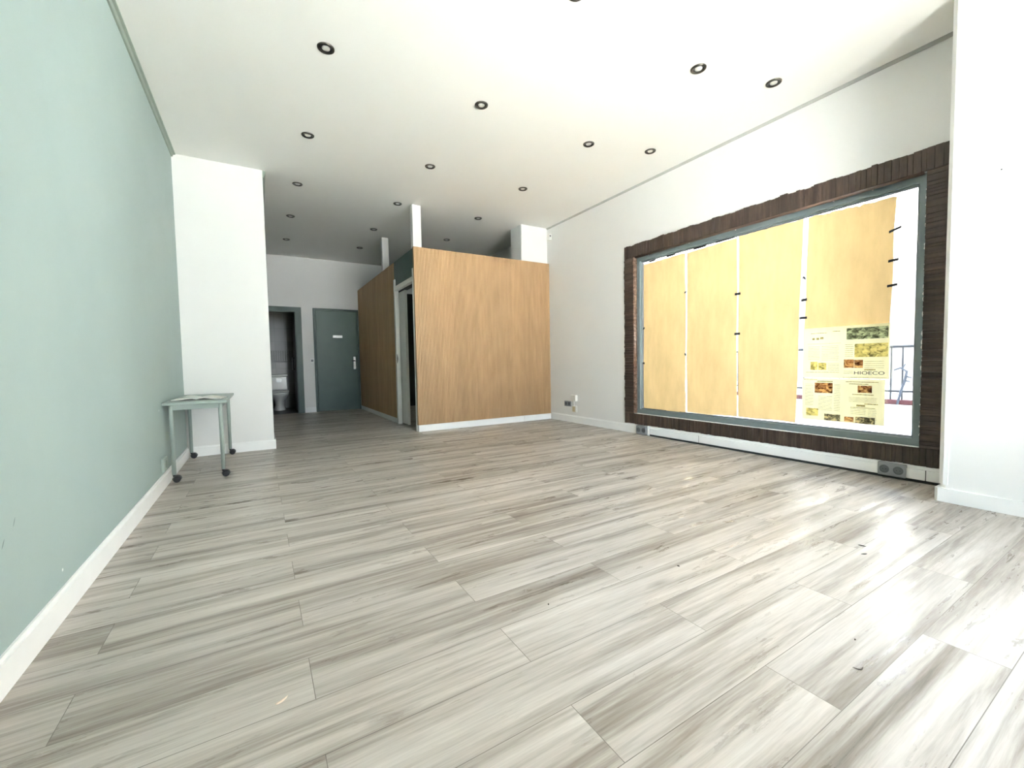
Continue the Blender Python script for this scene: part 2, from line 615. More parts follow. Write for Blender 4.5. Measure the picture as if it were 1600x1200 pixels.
# dark sheet added on the stub wall's unseen side to dim the corridor
struct('wall_corridor_dimmer', B(XP - 0.003, XP + 0.003, YP + 0.02, YW, 0.0, ZC), M['teal_dark'], 'unseen dark teal sheet added on the stub wall to dim the corridor', 'wall')
# wall behind the camera with the shop front opening
bm = bmesh.new()
for (x0, x1, z0, z1) in ((XL, SX0, -0.12, ZC), (SX1, XR, -0.12, ZC), (SX0, SX1, SZ1, ZC), (SX0, SX1, -0.12, SZ0)):
    box(bm, x0, x1, YF - 0.3, YF, z0, z1)
struct('wall_front', bm, M['white_wall'], 'white wall with the glazed shop front opposite the wooden cubicle', 'wall')
# stub wall on the left at the mouth of the corridor
bm = B(XL, XP, YP, YW, 0, ZC)
struct('wall_middle', bm, M['white_wall'], 'white stub wall beside the mint wall, at the mouth of the corridor', 'wall')
# back wall with two door openings
bm = bmesh.new()
D1 = (0.196, 0.742, 2.085)     # WC opening x0, x1, top
D2 = (1.02, 1.845, 2.085)
for (x0, x1, z0, z1) in ((XL, D1[0], 0, ZC), (D1[0], D1[1], D1[2], ZC), (D1[1], D2[0], 0, ZC), (D2[0], D2[1], D2[2], ZC), (D2[1], XR, 0, ZC)):
    box(bm, x0, x1, YW, YW + 0.1, z0, z1)
box(bm, D2[0] - 0.1, D2[1] + 0.1, YW + 0.1, YW + 0.16, -0.1, 2.3)  # unseen slab added behind the teal door to stop light leaking in
struct('wall_back', bm, M['white_wall'], 'white wall with two doors at the far end of the corridor', 'wall')

# near pillar on the right, with a chamfered corner bead
bm = prism(bmesh.new(), [(3.722, 0.89), (3.70, 0.862), (3.70, EY1 + 0.02), (XR, EY1 + 0.02), (XR, 0.89)], 'Z', 0, ZC)
struct('pillar_near', bm, M['white_wall'], 'broad white pillar standing just right of the display window', 'pillar')
bm = bmesh.new()
prism(bm, [(3.714, 0.896), (3.696, 0.874), (3.696, 0.852), (3.701, 0.852), (3.7035, 0.862), (3.722, 0.886), (3.735, 0.891), (3.735, 0.896)], 'Z', 0.105, ZC)
struct('trim_1', bm, M['white_trim'], 'thin white corner bead running up the edge of the near pillar', 'trim')
# pillar behind the cubicle against the right wall
bm = prism(bmesh.new(), [(3.62, 5.70), (3.632, 5.688), (XR, 5.688), (XR, 6.02), (3.632, 6.02), (3.62, 6.008)], 'Z', 0, ZC)
struct('pillar_corner', bm, M['white_wall'], 'white square pillar rising to the ceiling behind the right end of the wooden cubicle', 'pillar')


# baseboards
def base_profile(t=0.016, h=0.098):
    return [(0, 0), (t, 0), (t, h - 0.014), (t * 0.55, h - 0.012), (t * 0.45, h), (0, h)]


pr = base_profile(0.016, 0.105)
struct('baseboard_left', prism(bmesh.new(), [(XL + a, z) for a, z in pr], 'Y', YF, YP), M['white_trim'],
       'white baseboard along the foot of the mint wall', 'baseboard')
bm = prism(bmesh.new(), [(YP - a, z) for a, z in pr], 'X', XL + 0.016, XP + 0.016)
box(bm, XP, XP + 0.016, YP, YW, 0, 0.1)
struct('baseboard_middle', bm, M['white_trim'], 'white baseboard around the white stub wall behind the small table', 'baseboard')
struct('baseboard_right', prism(bmesh.new(), [(XR - a, z) for a, z in base_profile(0.014, 0.11)], 'Y', 3.765, YB - 0.03), M['white_trim'],
       'white baseboard of the white wall between wooden cubicle and display window', 'baseboard')
struct('baseboard_back', prism(bmesh.new(), [(YW - a, z) for a, z in base_profile(0.014, 0.1)], 'X', 0.79, 0.985), M['white_trim'],
       'short white baseboard between the two doors at the far end', 'baseboard')
# pillar plinth wraps round the corner
bm = bmesh.new()
prism(bm, [(3.70, EY1 + 0.02), (3.672, EY1 + 0.02), (3.672, 0.892), (3.685, 0.908), (XR, 0.908), (XR, 0.89), (3.70, 0.862)], 'Z', 0.0, 0.085)
struct('baseboard_near', bm, M['white_trim'], 'white baseboard around the foot of the near pillar', 'baseboard')
# coves
struct('trim_2', prism(bmesh.new(), [(XL, ZC - 0.032), (XL + 0.012, ZC - 0.032), (XL + 0.02, ZC - 0.012), (XL + 0.034, ZC - 0.010), (XL + 0.036, ZC), (XL, ZC)], 'Y', YF, YP), M['mint_trim'],
       'mint grey cove between the mint wall and the ceiling', 'trim')
struct('trim_3', prism(bmesh.new(), [(XR, ZC - 0.022), (XR - 0.006, ZC - 0.022), (XR - 0.02, ZC - 0.005), (XR - 0.02, ZC), (XR, ZC)], 'Y', 0.9, 5.68), M['grey_trim'],  # grey colour stands in for a shadow gap at the ceiling
       'cove coloured grey as a shadow line between the display window wall and the ceiling', 'trim')
struct('trim_4', prism(bmesh.new(), [(XP, ZC - 0.07), (XP + 0.012, ZC - 0.07), (XP + 0.03, ZC - 0.02), (XP + 0.03, ZC), (XP, ZC)], 'Y', YP + 0.01, YW), M['mint_trim'],
       'grey cove along the corridor side of the white stub wall', 'trim')

# ------------------------------------------------------------------ display window
t = empty('window_1', (4.19, (WY0 + WY1) / 2, WZ0), 'large display window in a grey-green metal frame, covered with brown paper', 'window', kind='structure')
FX0, FX1 = 4.158, 4.225
GW = 0.055
bm = bmesh.new()


def ring_frame(bm, x0, x1, y0, y1, z0, z1, wd, bev=0.004):
    o = [(y0, z0), (y1, z0), (y1, z1), (y0, z1)]
    i = [(y0 + wd, z0 + wd), (y1 - wd, z0 + wd), (y1 - wd, z1 - wd), (y0 + wd, z1 - wd)]
    V = {}
    for nm, pts in (('o', o), ('i', i)):
        for k, (y, z) in enumerate(pts):
            for s, x in enumerate((x0, x1)):
                V[nm, k, s] = bm.verts.new((x, y, z))
    fs = []
    for k in range(4):
        j = (k + 1) % 4
        fs.append(bm.faces.new((V['o', k, 0], V['o', j, 0], V['i', j, 0], V['i', k, 0])))
        fs.append(bm.faces.new((V['o', k, 1], V['i', k, 1], V['i', j, 1], V['o', j, 1])))
        fs.append(bm.faces.new((V['o', k, 0], V['o', k, 1], V['o', j, 1], V['o', j, 0])))
        fs.append(bm.faces.new((V['i', k, 0], V['i', j, 0], V['i', j, 1], V['i', k, 1])))
    if bev:
        es = list({e for f in fs for e in f.edges})
        bmesh.ops.bevel(bm, geom=es, offset=bev, segments=1, affect='EDGES')
    return bm


ring_frame(bm, FX0, FX1, WY0, WY1, WZ0, WZ1, GW)
fr = ob('window_frame', bm, M['alu'], t)
ob('glazing_bead', ring_frame(bmesh.new(), FX0 + 0.022, FX1 - 0.005, WY0 + GW - 0.002, WY1 - GW + 0.002, WZ0 + GW - 0.002, WZ1 - GW + 0.002, 0.012, 0.002), M['alu'], fr)
ob('gasket', ring_frame(bmesh.new(), FX0 + 0.034, FX1 - 0.012, WY0 + GW + 0.008, WY1 - GW - 0.008, WZ0 + GW + 0.008, WZ1 - GW - 0.008, 0.006, 0), M['dark_plastic'], fr)
ob('pane', B(4.208, 4.214, WY0 + GW + 0.004, WY1 - GW - 0.004, WZ0 + GW + 0.004, WZ1 - GW - 0.004), M['glass'], t)
# ragged white sealant: along the sill and up the near jamb
pts = []
y = WY0 - 0.004
while y < WY1 + 0.01:
    pts.append((XR - 0.005 + R.uniform(-.002, .002), y, WZ0 + 0.002 + R.uniform(-0.003, 0.003)))
    y += 0.035
ob('sealant_bead', tube(bmesh.new(), pts, [R.uniform(0.003, 0.0065) for _ in pts], 6), M['sealant'], t, 'ragged white sealant line along the bottom of the frame', smooth=True)
pts = []
z = WZ0 - 0.006
while z < 2.13:
    pts.append((XR + 0.004, WY0 + 0.002 + R.uniform(-0.008, 0.006), z))
    z += 0.016
ob('sealant_bead', tube(bmesh.new(), pts, [R.choice((0.0015, 0.003, 0.005)) for _ in pts], 6), M['sealant'], t, 'crinkled white sealant line up the near side of the frame', smooth=True)
for y in (3.62, 3.05, 2.52, 1.68, 1.42):
    ob('sealant_blob', tube(bmesh.new(), [(XR + 0.02, y, WZ1 + 0.012), (XR + 0.022, y - 0.004, WZ1 - 0.006), (XR + 0.028, y + 0.003, WZ1 - 0.018)], [0.005, 0.003, 0.006], 6), M['sealant'], t, smooth=True)

# brown strip cladding round the window
s = empty('trim_5', (XR, (WY0 + WY1) / 2, 0.12), 'dark brown ribbed strip surround with ragged outer edge framing the display window', 'window surround', kind='structure')
OY0, OY1, OZ0, OZ1 = 0.915, 3.982, 0.122, 2.382


def strips(bm, a0, a1, inner, outer, along, wave, wlo=0.018, whi=0.05):
    a = a0
    k = 0
    while a < a1 - 1e-4:
        wd = min(R.uniform(wlo, whi), a1 - a)
        th = R.uniform(0.012, 0.020)
        sg = 1 if outer > inner else -1
        e = outer + sg * (wave * 0.7 * math.sin(a * 19.0 + 0.7) + wave * 0.4 * math.sin(a * 47.0) + R.uniform(-0.003, 0.003))
        lo, hi = min(inner, e), max(inner, e)
        if along == 'Y':
            box(bm, XR - th, XR + 0.001, a, a + wd - 0.0008, lo, hi, 0.002)
        else:
            box(bm, XR - th, XR + 0.001, lo, hi, a, a + wd - 0.0008, 0.002)
        a += wd
        k += 1
    return bm


ob('top_band', strips(bmesh.new(), OY0, OY1, WZ1, OZ1, 'Y', 0.006), M['strip_v'], s)
ob('bottom_band', strips(bmesh.new(), OY0, OY1, WZ0, OZ0, 'Y', 0.003), M['strip_v'], s)
ob('side_band', strips(bmesh.new(), WZ0, WZ1, WY1, OY1, 'Z', 0.003), M['strip_h'], s)
ob('side_band', strips(bmesh.new(), WZ0, WZ1, WY0, OY0, 'Z', 0.0), M['strip_h'], s)
# reveal lining: strips turned into the opening
bm = bmesh.new()
z = WZ0
while z < WZ1 - 1e-4:
    wd = min(R.uniform(0.018, 0.05), WZ1 - z)
    d = R.uniform(0.006, 0.010)
    box(bm, XR, FX0 + 0.001, WY1 - d, WY1 + 0.001, z, z + wd - 0.0008, 0.0015)
    z += wd
ob('reveal_lining', bm, M['reveal'], s)
ob('half_round', tube(bmesh.new(), [(XR + 0.012, WY0 + 0.02, WZ1 + 0.004), (XR + 0.012, WY1, WZ1 + 0.004)], 0.02, 12), M['brown_rod'], s, smooth=True)
ob('half_round', tube(bmesh.new(), [(XR + 0.010, WY1 + 0.004, WZ0 + 0.005), (XR + 0.010, WY1 + 0.004, WZ1)], 0.024, 14), M['reveal'], s, smooth=True)

# cable trunking under the window
t = empty('cable_trunking', (XR - 0.02, 2.2, 0.0), 'white cable trunking box along the wall under the display window', 'cable trunking')
ob('channel', B(XR - 0.034, XR, 0.912, 3.562, 0.022, 0.098, 0.003), M['white_trim'], t)
ob('cover_lip', B(XR - 0.022, XR, 0.912, 3.562, 0.098, 0.121, 0.002), M['white_trim'], t)
ob('foot_gap_shade', B(XR - 0.022, XR, 0.912, 3.562, 0.0, 0.022), M['dark_joint'], t)  # dark strip painted in for the shade under the channel
ob('end_cap', B(XR - 0.038, XR, 3.562, 3.592, 0.004, 0.121, 0.003), M['white_trim'], t)
ob('joint', B(XR - 0.0348, XR - 0.03, 1.052, 1.057, 0.022, 0.098), M['dark_joint'], t)
ob('joint', B(XR - 0.0348, XR - 0.03, 2.88, 2.883, 0.022, 0.098), M['dark_joint'], t)


# ------------------------------------------------------------------ papers on the glass
PX = 4.194
jn = lambda a, b, t: a + (b - a) * t


def sheet(bm, corners, nx=26, nz=50, amp=0.004, edge=0.003, ph=0.0, torn_top=0.0):
    """Hanging paper: corners (y,z) far-top, near-top, near-bottom, far-bottom; softly buckled, slightly uneven edges."""
    (ya, za), (yb, zb), (yc, zc), (yd, zd) = corners
    G = []
    for j in range(nz + 1):
        v = j / nz
        row = []
        for i in range(nx + 1):
            u = i / nx
            y = jn(jn(ya, yb, u), jn(yd, yc, u), v)
            z = jn(jn(za, zb, u), jn(zd, zc, u), v)
            if i in (0, nx):
                y += edge * math.sin(v * 9 + ph + i) * (1 - 0.2 * v)
            if j == 0:
                z += -torn_top * abs(math.sin(u * 17 + ph)) * R.random()
            if j == nz:
                z += edge * math.sin(u * 7 + ph)
            x = PX + amp * (math.sin(u * 5.1 + v * 7.3 + ph) * 0.5 + math.sin(u * 11 - v * 4 + 2 * ph) * 0.25 + math.sin(v * 15 + u * 2 + ph) * 0.25)
            row.append(bm.verts.new((x, y, z)))
        G.append(row)
    for j in range(nz):
        for i in range(nx):
            bm.faces.new((G[j][i], G[j][i + 1], G[j + 1][i + 1], G[j + 1][i]))
    return bm


KG = 'kraft paper sheets covering the display window'
ob('kraft_paper_sheet', sheet(bmesh.new(), [(3.742, 2.128), (3.134, 2.140), (3.132, 0.322), (3.744, 0.312)], ph=0.3, torn_top=0.008), M['kraft'], None,
   'tall brown paper sheet at the end of the display window closest to the wooden cubicle', 'paper sheet', KG, smooth=True)
ob('kraft_paper_sheet', sheet(bmesh.new(), [(3.118, 2.132), (2.536, 2.150), (2.526, 0.332), (3.116, 0.326)], ph=1.7, torn_top=0.008), M['kraft'], None,
   'tall brown paper sheet, second from the wooden cubicle, between two narrow bright gaps', 'paper sheet', KG, smooth=True)
ob('kraft_paper_sheet', sheet(bmesh.new(), [(2.517, 2.157), (1.930, 2.155), (1.972, 0.334), (2.514, 0.336)], ph=2.9, torn_top=0.005), M['kraft'], None,
   'tall brown paper sheet, third from the wooden cubicle, beside the newspapers', 'paper sheet', KG, smooth=True)
ob('kraft_paper_sheet', sheet(bmesh.new(), [(1.892, 2.156), (1.292, 2.138), (1.312, 1.17), (1.908, 1.165)], ph=4.2, torn_top=0.018, nz=30), M['kraft'], None,
   'short brown paper sheet hanging above the newspapers', 'paper sheet', KG, smooth=True)


def quad(bm, y0, y1, z0, z1, x, sh=0.0):
    vs = [bm.verts.new((x, y0, z0)), bm.verts.new((x, y1, z0 + sh)), bm.verts.new((x, y1, z1 + sh)), bm.verts.new((x, y0, z1))]
    bm.faces.new(vs)
    return bm


def flat_sheet(bm, y0, y1, z0, z1, x):
    return quad(bm, y0, y1, z0, z1, x)


# measured page positions come as fractions of a spread: u from the far edge, v from the top
def spread(name, label, ya, yb, zt, zb, items):
    e = empty(name, (PX - 0.016, (ya + yb) / 2, zb), label, 'newspaper', 'newspaper spreads taped to the window')
    xs = PX - 0.012
    sh = ob('sheet', flat_sheet(bmesh.new(), yb, ya, zb, zt, xs), M['news'], e)
    L = bmesh.new()
    for it in items:
        kind, u0, u1, v0, v1 = it[:5]
        y0, y1 = jn(ya, yb, u0), jn(ya, yb, u1)
        z0, z1 = jn(zt, zb, v1), jn(zt, zb, v0)
        if kind == 'line':
            flat_sheet(L, y1, y0, z0, z1, xs - 0.0020)
        elif kind == 'text':
            n = it[5]
            for k in range(n):
                zz = jn(z1, z0, (k + 0.5) / n)
                flat_sheet(L, y1 + R.uniform(0, 0.006), y0, zz - 0.0011, zz + 0.0011, xs - 0.0020)
        elif kind == 'word':
            c = bpy.data.curves.new('headline', 'FONT')
            c.body = it[5]
            c.align_x = 'CENTER'
            c.align_y = 'CENTER'
            c.size = 1.0
            c.extrude = 0.0
            tmp = bpy.data.objects.new('tmp', c)
            COL.objects.link(tmp)
            dg = bpy.context.evaluated_depsgraph_get()
            me = bpy.data.meshes.new_from_object(tmp.evaluated_get(dg))
            bpy.data.objects.remove(tmp)
            bpy.data.curves.remove(c)
            b2 = bmesh.new()
            b2.from_mesh(me)
            bpy.data.meshes.remove(me)
            xs_ = [v.co.x for v in b2.verts]
            ys_ = [v.co.y for v in b2.verts]
            W, Hh = max(xs_) - min(xs_), max(ys_) - min(ys_)
            cx, cy = (max(xs_) + min(xs_)) / 2, (max(ys_) + min(ys_)) / 2
            for v in b2.verts:
                a, b = (v.co.x - cx) / W, (v.co.y - cy) / Hh
                v.co = Vector((xs - 0.0020, (y0 + y1) / 2 - a * abs(y0 - y1), (z0 + z1) / 2 + b * (z1 - z0)))
            ex = bmesh.ops.extrude_face_region(b2, geom=b2.faces[:])
            bmesh.ops.translate(b2, verts=[g for g in ex['geom'] if isinstance(g, bmesh.types.BMVert)], vec=(-0.0006, 0, 0))
            ob('headline', b2, M['ink'], sh, 'dark printed word ' + it[5])
        else:
            ob('printed_picture', flat_sheet(bmesh.new(), y1, y0, z0, z1, xs - 0.0012), M[kind], sh)
    ob('printed_text', L, M['print_line'], sh)
    return e


spread('newspaper_spread', 'upper yellowed newspaper spread with a large green-grey picture and the word HIOECO', 1.910, 1.306, 1.182, 0.748, [
    ('pic_green', 0.535, 0.985, 0.05, 0.265), ('pic_pale', 0.63, 0.985, 0.35, 0.60), ('pic_brown', 0.51, 0.625, 0.64, 0.80), ('pic_brown', 0.63, 0.725, 0.65, 0.80),
    ('pic_pale', 0.10, 0.19, 0.68, 0.84), ('pic_pale', 0.20, 0.30, 0.70, 0.84),
    ('word', 0.63, 0.955, 0.865, 0.925, 'HIOECO'),
    ('line', 0.10, 0.30, 0.105, 0.115), ('line', 0.37, 0.46, 0.085, 0.097), ('line', 0.12, 0.15, 0.20, 0.24), ('line', 0.17, 0.205, 0.20, 0.24), ('line', 0.22, 0.26, 0.19, 0.23),
    ('line', 0.06, 0.47, 0.318, 0.323), ('text', 0.74, 0.95, 0.66, 0.82, 4), ('text', 0.51, 0.62, 0.84, 0.92, 3), ('line', 0.04, 0.46, 0.885, 0.892),
    ('text', 0.07, 0.22, 0.36, 0.64, 9), ('text', 0.24, 0.45, 0.36, 0.66, 9), ('text', 0.52, 0.62, 0.34, 0.60, 7), ('text', 0.32, 0.46, 0.70, 0.86, 5),
    ('line', 0.74, 0.86, 0.825, 0.845), ('line', 0.50, 0.98, 0.975, 0.982)])
spread('newspaper_spread', 'lower yellowed newspaper spread with small brown photos, near the bottom of the window', 1.913, 1.328, 0.742, 0.378, [
    ('pic_brown', 0.17, 0.40, 0.10, 0.34), ('pic_grey', 0.30, 0.50, 0.83, 1.0 - 0.02), ('pic_brown', 0.70, 0.86, 0.14, 0.30), ('pic_brown', 0.55, 0.66, 0.86, 0.97),
    ('pic_grey', 0.68, 0.90, 0.84, 0.985), ('pic_pale', 0.06, 0.22, 0.72, 0.90),
    ('line', 0.02, 0.20, 0.02, 0.034), ('line', 0.20, 0.40, 0.055, 0.075), ('line', 0.56, 0.93, 0.055, 0.068), ('line', 0.60, 0.82, 0.10, 0.115),
    ('line', 0.64, 0.88, 0.335, 0.350), ('line', 0.78, 0.93, 0.535, 0.555), ('line', 0.69, 0.79, 0.57, 0.61),
    ('text', 0.04, 0.16, 0.12, 0.66, 14), ('text', 0.42, 0.50, 0.12, 0.76, 16), ('text', 0.22, 0.40, 0.40, 0.76, 10), ('text', 0.60, 0.92, 0.40, 0.52, 4),
    ('text', 0.62, 0.80, 0.65, 0.80, 4), ('text', 0.82, 0.92, 0.65, 0.94, 8), ('line', 0.62, 0.90, 0.63, 0.642)])


# black tape strips
def tape(y, z, ln, ang, label, wd=0.016, curl=0.0):
    wd *= 1.45
    bm = bmesh.new()
    n = 6
    ca, sa = math.cos(ang), math.sin(ang)
    top, bot = [], []
    for i in range(n + 1):
        s_ = (i / n - 0.5) * ln
        cv = curl * ((i / n - 0.5) ** 2) * 4
        yy, zz = y - s_ * ca + cv * sa, z + s_ * sa - cv
        top.append((yy, zz + wd / 2))
        bot.append((yy, zz - wd / 2))
    xs = PX - 0.0085
    out = top + bot[::-1]
    prism(bm, out, 'X', xs - 0.0008, xs)
    return ob('tape_strip', bm, M['black'], None, label, 'tape strip', 'black tape strips on the window papers')


tape(3.735, 1.333, 0.035, 0.4, 'black tape scrap on the edge of the paper closest to the cubicle, higher of two', curl=0.006)
tape(3.741, 0.893, 0.036, 0.0, 'black tape scrap on the edge of the paper closest to the cubicle, lower of two')
tape(3.126, 1.694, 0.034, 0.3, 'small black tape bit across the first gap between papers, higher of two', 0.012, 0.004)
tape(3.132, 0.990, 0.026, -0.5, 'small black tape bit across the first gap between papers, lower of two', 0.018, 0.006)
tape(2.521, 1.582, 0.060, 0.0, 'black tape strip across the second gap between papers, higher of two')
tape(2.522, 1.180, 0.060, 0.0, 'black tape strip across the second gap between papers, lower of two')
tape(1.918, 1.637, 0.026, -0.3, 'hooked black tape bit at the wide third gap, above two straight strips', 0.016, 0.014)
tape(1.911, 1.438, 0.046, 0.1, 'black tape strip across the wide third gap, middle of three')
tape(1.916, 1.280, 0.060, 0.0, 'black tape strip across the wide third gap, just above the newspapers', 0.014)
tape(1.292, 1.885, 0.078, 0.3, 'topmost of three black tape strips on the near edge of the short paper', 0.013)
tape(1.299, 1.655, 0.062, 0.1, 'middle of three black tape strips on the near edge of the short paper', 0.013)
tape(1.302, 1.466, 0.062, 0.1, 'lowest of three black tape strips on the near edge of the short paper', 0.013)
tape(3.60, 2.142, 0.10, 0.02, 'thin black tape along the top edge of the paper closest to the cubicle', 0.012)
tape(3.33, 2.148, 0.12, 0.02, 'thin black tape at the window top, just before the first gap between papers', 0.013)
tape(2.95, 2.150, 0.16, 0.02, 'thin black tape at the top edge of the second paper from the cubicle', 0.014)
tape(2.66, 2.157, 0.20, 0.02, 'longest thin black tape, at the top edge beside the second gap between papers', 0.014)

# ------------------------------------------------------------------ entrance and shop front (they let the daylight in)
t = empty('door_3', (4.2, (EY0 + EY1) / 2, 0), 'glazed shop entrance beyond the near pillar', 'door', kind='structure')
bm = ring_frame(bmesh.new(), 4.17, 4.23, EY0, EY1, 0.0, EZ1, 0.06, 0)
box(bm, 4.17, 4.23, -0.36, -0.30, 0.06, EZ1 - 0.06)
ob('door_frame', bm, M['alu'], t)
ob('pane', B(4.198, 4.204, EY0 + 0.06, EY1 - 0.06, 0.06, EZ1 - 0.06), M['glass'], t)
t = empty('window_2', ((SX0 + SX1) / 2, YF - 0.15, SZ0), 'wide shop front glazing opposite the wooden cubicle', 'window', kind='structure')
bm = bmesh.new()
for x in (SX0, SX0 + 0.92, SX1 - 0.06):
    box(bm, x, x + 0.06, YF - 0.18, YF - 0.12, SZ0, SZ1)
for z in (SZ0, SZ1 - 0.06):
    box(bm, SX0, SX1, YF - 0.179, YF - 0.121, z, z + 0.06)
ob('window_frame', bm, M['alu'], t)
ob('pane', B(SX0 + 0.03, SX1 - 0.03, YF - 0.153, YF - 0.147, SZ0 + 0.03, SZ1 - 0.03), M['glass'], t)

# ------------------------------------------------------------------ street
struct('pavement', B(XL - 14, 40, -30, 40, -0.5, -0.13), M['pavement'], 'sunlit pale pavement outside the display window', 'pavement')
t = empty('railing', (9.0, 3.4, 0.25), 'grey iron street railing seen past the newspapers', 'railing')
ob('top_rail', tube(bmesh.new(), [(9.0, 1.0, 1.085), (9.0, 6.0, 1.085)], 0.022, 8), M['iron'], t)
ob('bottom_rail', tube(bmesh.new(), [(9.0, 1.0, 0.352), (9.0, 6.0, 0.352)], 0.018, 8), M['iron'], t)
y = 2.785
ys = [y + 0.145 * k for k in range(-9, 20)]
for yy in ys:
    ob('baluster', tube(bmesh.new(), [(9.0, yy, 0.215), (9.0, yy, 1.085)], 0.013, 6), M['iron'], t)
struct('pavement_raised', B(8.88, 12.0, -6, 16, -0.13, 0.135), M['pavement'], 'raised pale pavement edge across the street', 'pavement')
ob('red_kerb', B(8.94, 9.10, 0.5, 6.5, 0.135, 0.215, 0.01), M['red_kerb'], None, 'low red painted kerb under the street railing', 'kerb')
e = empty('sapling', (8.91, 2.66, 0.135), 'thin grey sapling with stubby twigs in front of the street railing', 'sapling')
ob('stem', tube(bmesh.new(), [(8.91, 2.67, 0.135), (8.91, 2.66, 0.20), (8.91, 2.63, 0.35), (8.91, 2.58, 0.55), (8.91, 2.56, 0.68), (8.91, 2.64, 0.74), (8.91, 2.72, 0.70)], [0.015, 0.017, 0.019, 0.018, 0.017, 0.014, 0.01], 8), M['twig'], e, smooth=True)
for p in (((8.91, 2.57, 0.60), (8.91, 2.50, 0.58)), ((8.91, 2.58, 0.53), (8.91, 2.52, 0.52)), ((8.91, 2.62, 0.73), (8.91, 2.58, 0.80))):
    ob('twig', tube(bmesh.new(), p, [0.014, 0.008], 6), M['twig'], e, smooth=True)
e = empty('building', (21, 8, -0.13), 'pale building across the street, washed out by daylight', 'building')
ob('facade', B(20, 21, -8, 24, -0.13, 9), M['facade'], e)
for k in range(5):
    for zz in (2.0, 5.2):
        y0 = 0.5 + k * 3.0
        wf = ob('window', B(19.96, 20.0, y0, y0 + 1.1, zz, zz + 1.5), M['grey_trim'], e)
        ob('balcony_rail', tube(bmesh.new(), [(19.6, y0 - 0.2, zz + 0.2), (19.6, y0 + 1.3, zz + 0.2)], 0.03, 6), M['iron'], wf)

# ================================================================== WOODEN CUBICLE
cub = empty('wooden_cubicle', (XB, YB, 0), 'ribbed light oak cubicle in the back corner, open-topped, with a narrow side doorway', 'cubicle')


def ribs(bm, a0, a1, z0, z1, face, depth, axis, pitch=0.0225):
    """Vertical ribbed board. axis X: ribs stand along X facing -Y at y=face; axis Y: along Y facing -X at x=face."""
    out = []
    a = a0
    n = int(round((a1 - a0) / pitch))
    p = (a1 - a0) / n
    for k in range(n):
        s_ = a0 + k * p
        out += [(s_, face + 0.008), (s_ + p * 0.10, face), (s_ + p * 0.70, face), (s_ + p * 0.80, face + 0.008)]
    out += [(a1, face + 0.008), (a1, face + depth), (a0, face + depth)]
    if axis == 'X':
        return prism(bm, out, 'Z', z0, z1)
    return prism(bm, [(q, r) for r, q in out], 'Z', z0, z1)


ob('front_panel', ribs(bmesh.new(), 1.857, XR - 0.004, 0.092, ZB, YB, 0.05, 'X'), M['slat'], cub)
bm = B(1.864, 3.585, YB + 0.002, YB + 0.05, 0.0, 0.09, 0.002)
box(bm, 3.59, XR - 0.004, YB + 0.002, YB + 0.05, 0.0, 0.09, 0.002)
ob('base_board', bm, M['white_trim'], cub, 'white base board under the front panel')
sp = ob('side_panel', ribs(bmesh.new(), 6.655, YW - 0.003, 0.08, ZB, XB, 0.05, 'Y'), M['slat'], cub)
ob('base_board', B(XB + 0.001, XB + 0.05, 6.655, YW - 0.003, 0.0, 0.078, 0.002), M['white_trim'], cub, 'white base board under the side panel')
ob('fascia', B(XB + 0.004, XB + 0.05, YB + 0.052, 6.653, 2.14, ZB), M['teal'], cub, 'plain teal panel above the doorway')
dfm = ob('door_frame', B(XB - 0.012, XB + 0.05, 5.677, 6.59, 2.075, 2.14, 0.003), M['white_metal'], cub, 'white metal door frame with tall jambs')
ob('jamb', B(XB - 0.014, XB + 0.05, YB + 0.053, YB + 0.098, 0.0, 2.245, 0.003), M['white_metal'], dfm)
ob('jamb', B(XB - 0.014, XB + 0.05, 6.59, 6.655, 0.0, 2.25, 0.003), M['white_metal'], dfm)
ob('track', B(XB + 0.06, XB + 0.12, 5.70, 7.2, 2.06, 2.12, 0.002), M['dark_plastic'], dfm)
ob('sliding_door', B(XB + 0.062, XB + 0.10, 6.33, 7.14, 0.012, 2.055, 0.003), M['white_metal'], cub, 'white sliding door pushed back behind the side panel')
# lock keeper on the jamb
ob('lock_keep', prism(bmesh.new(), [(6.588 - 0.030 * math.sin(math.pi * k / 10), 0.955 + 0.014 * k) for k in range(11)], 'X', XB - 0.006, XB + 0.0), M['dark_plastic'], dfm)
# dark panel standing in for the shade inside the cubicle
ob('inner_shade_panel', B(XB + 0.14, XR - 0.01, YW - 0.05, YW - 0.004, 0.0, ZB), M['dark_joint'], cub, 'dark panel standing in for shade inside the cubicle')

PG = 'white posts on top of the cubicle'
ob('post', B(1.872, 1.992, YB + 0.056, YB + 0.15, ZB + 0.001, ZC - 0.001, 0.003), M['white_wall'], None,
   'short white post from the front corner of the cubicle to the ceiling', 'post', PG)
ob('post', B(1.885, 1.992, 7.36, 7.46, ZB + 0.0, ZC - 0.001, 0.003), M['white_wall'], None,
   'short white post further back, above the dark side panel of the cubicle', 'post', PG)
ob('post_bearer', B(XB + 0.05, XB + 0.13, 6.66, YW - 0.06, ZB - 0.06, ZB - 0.001), M['dark_joint'], cub)

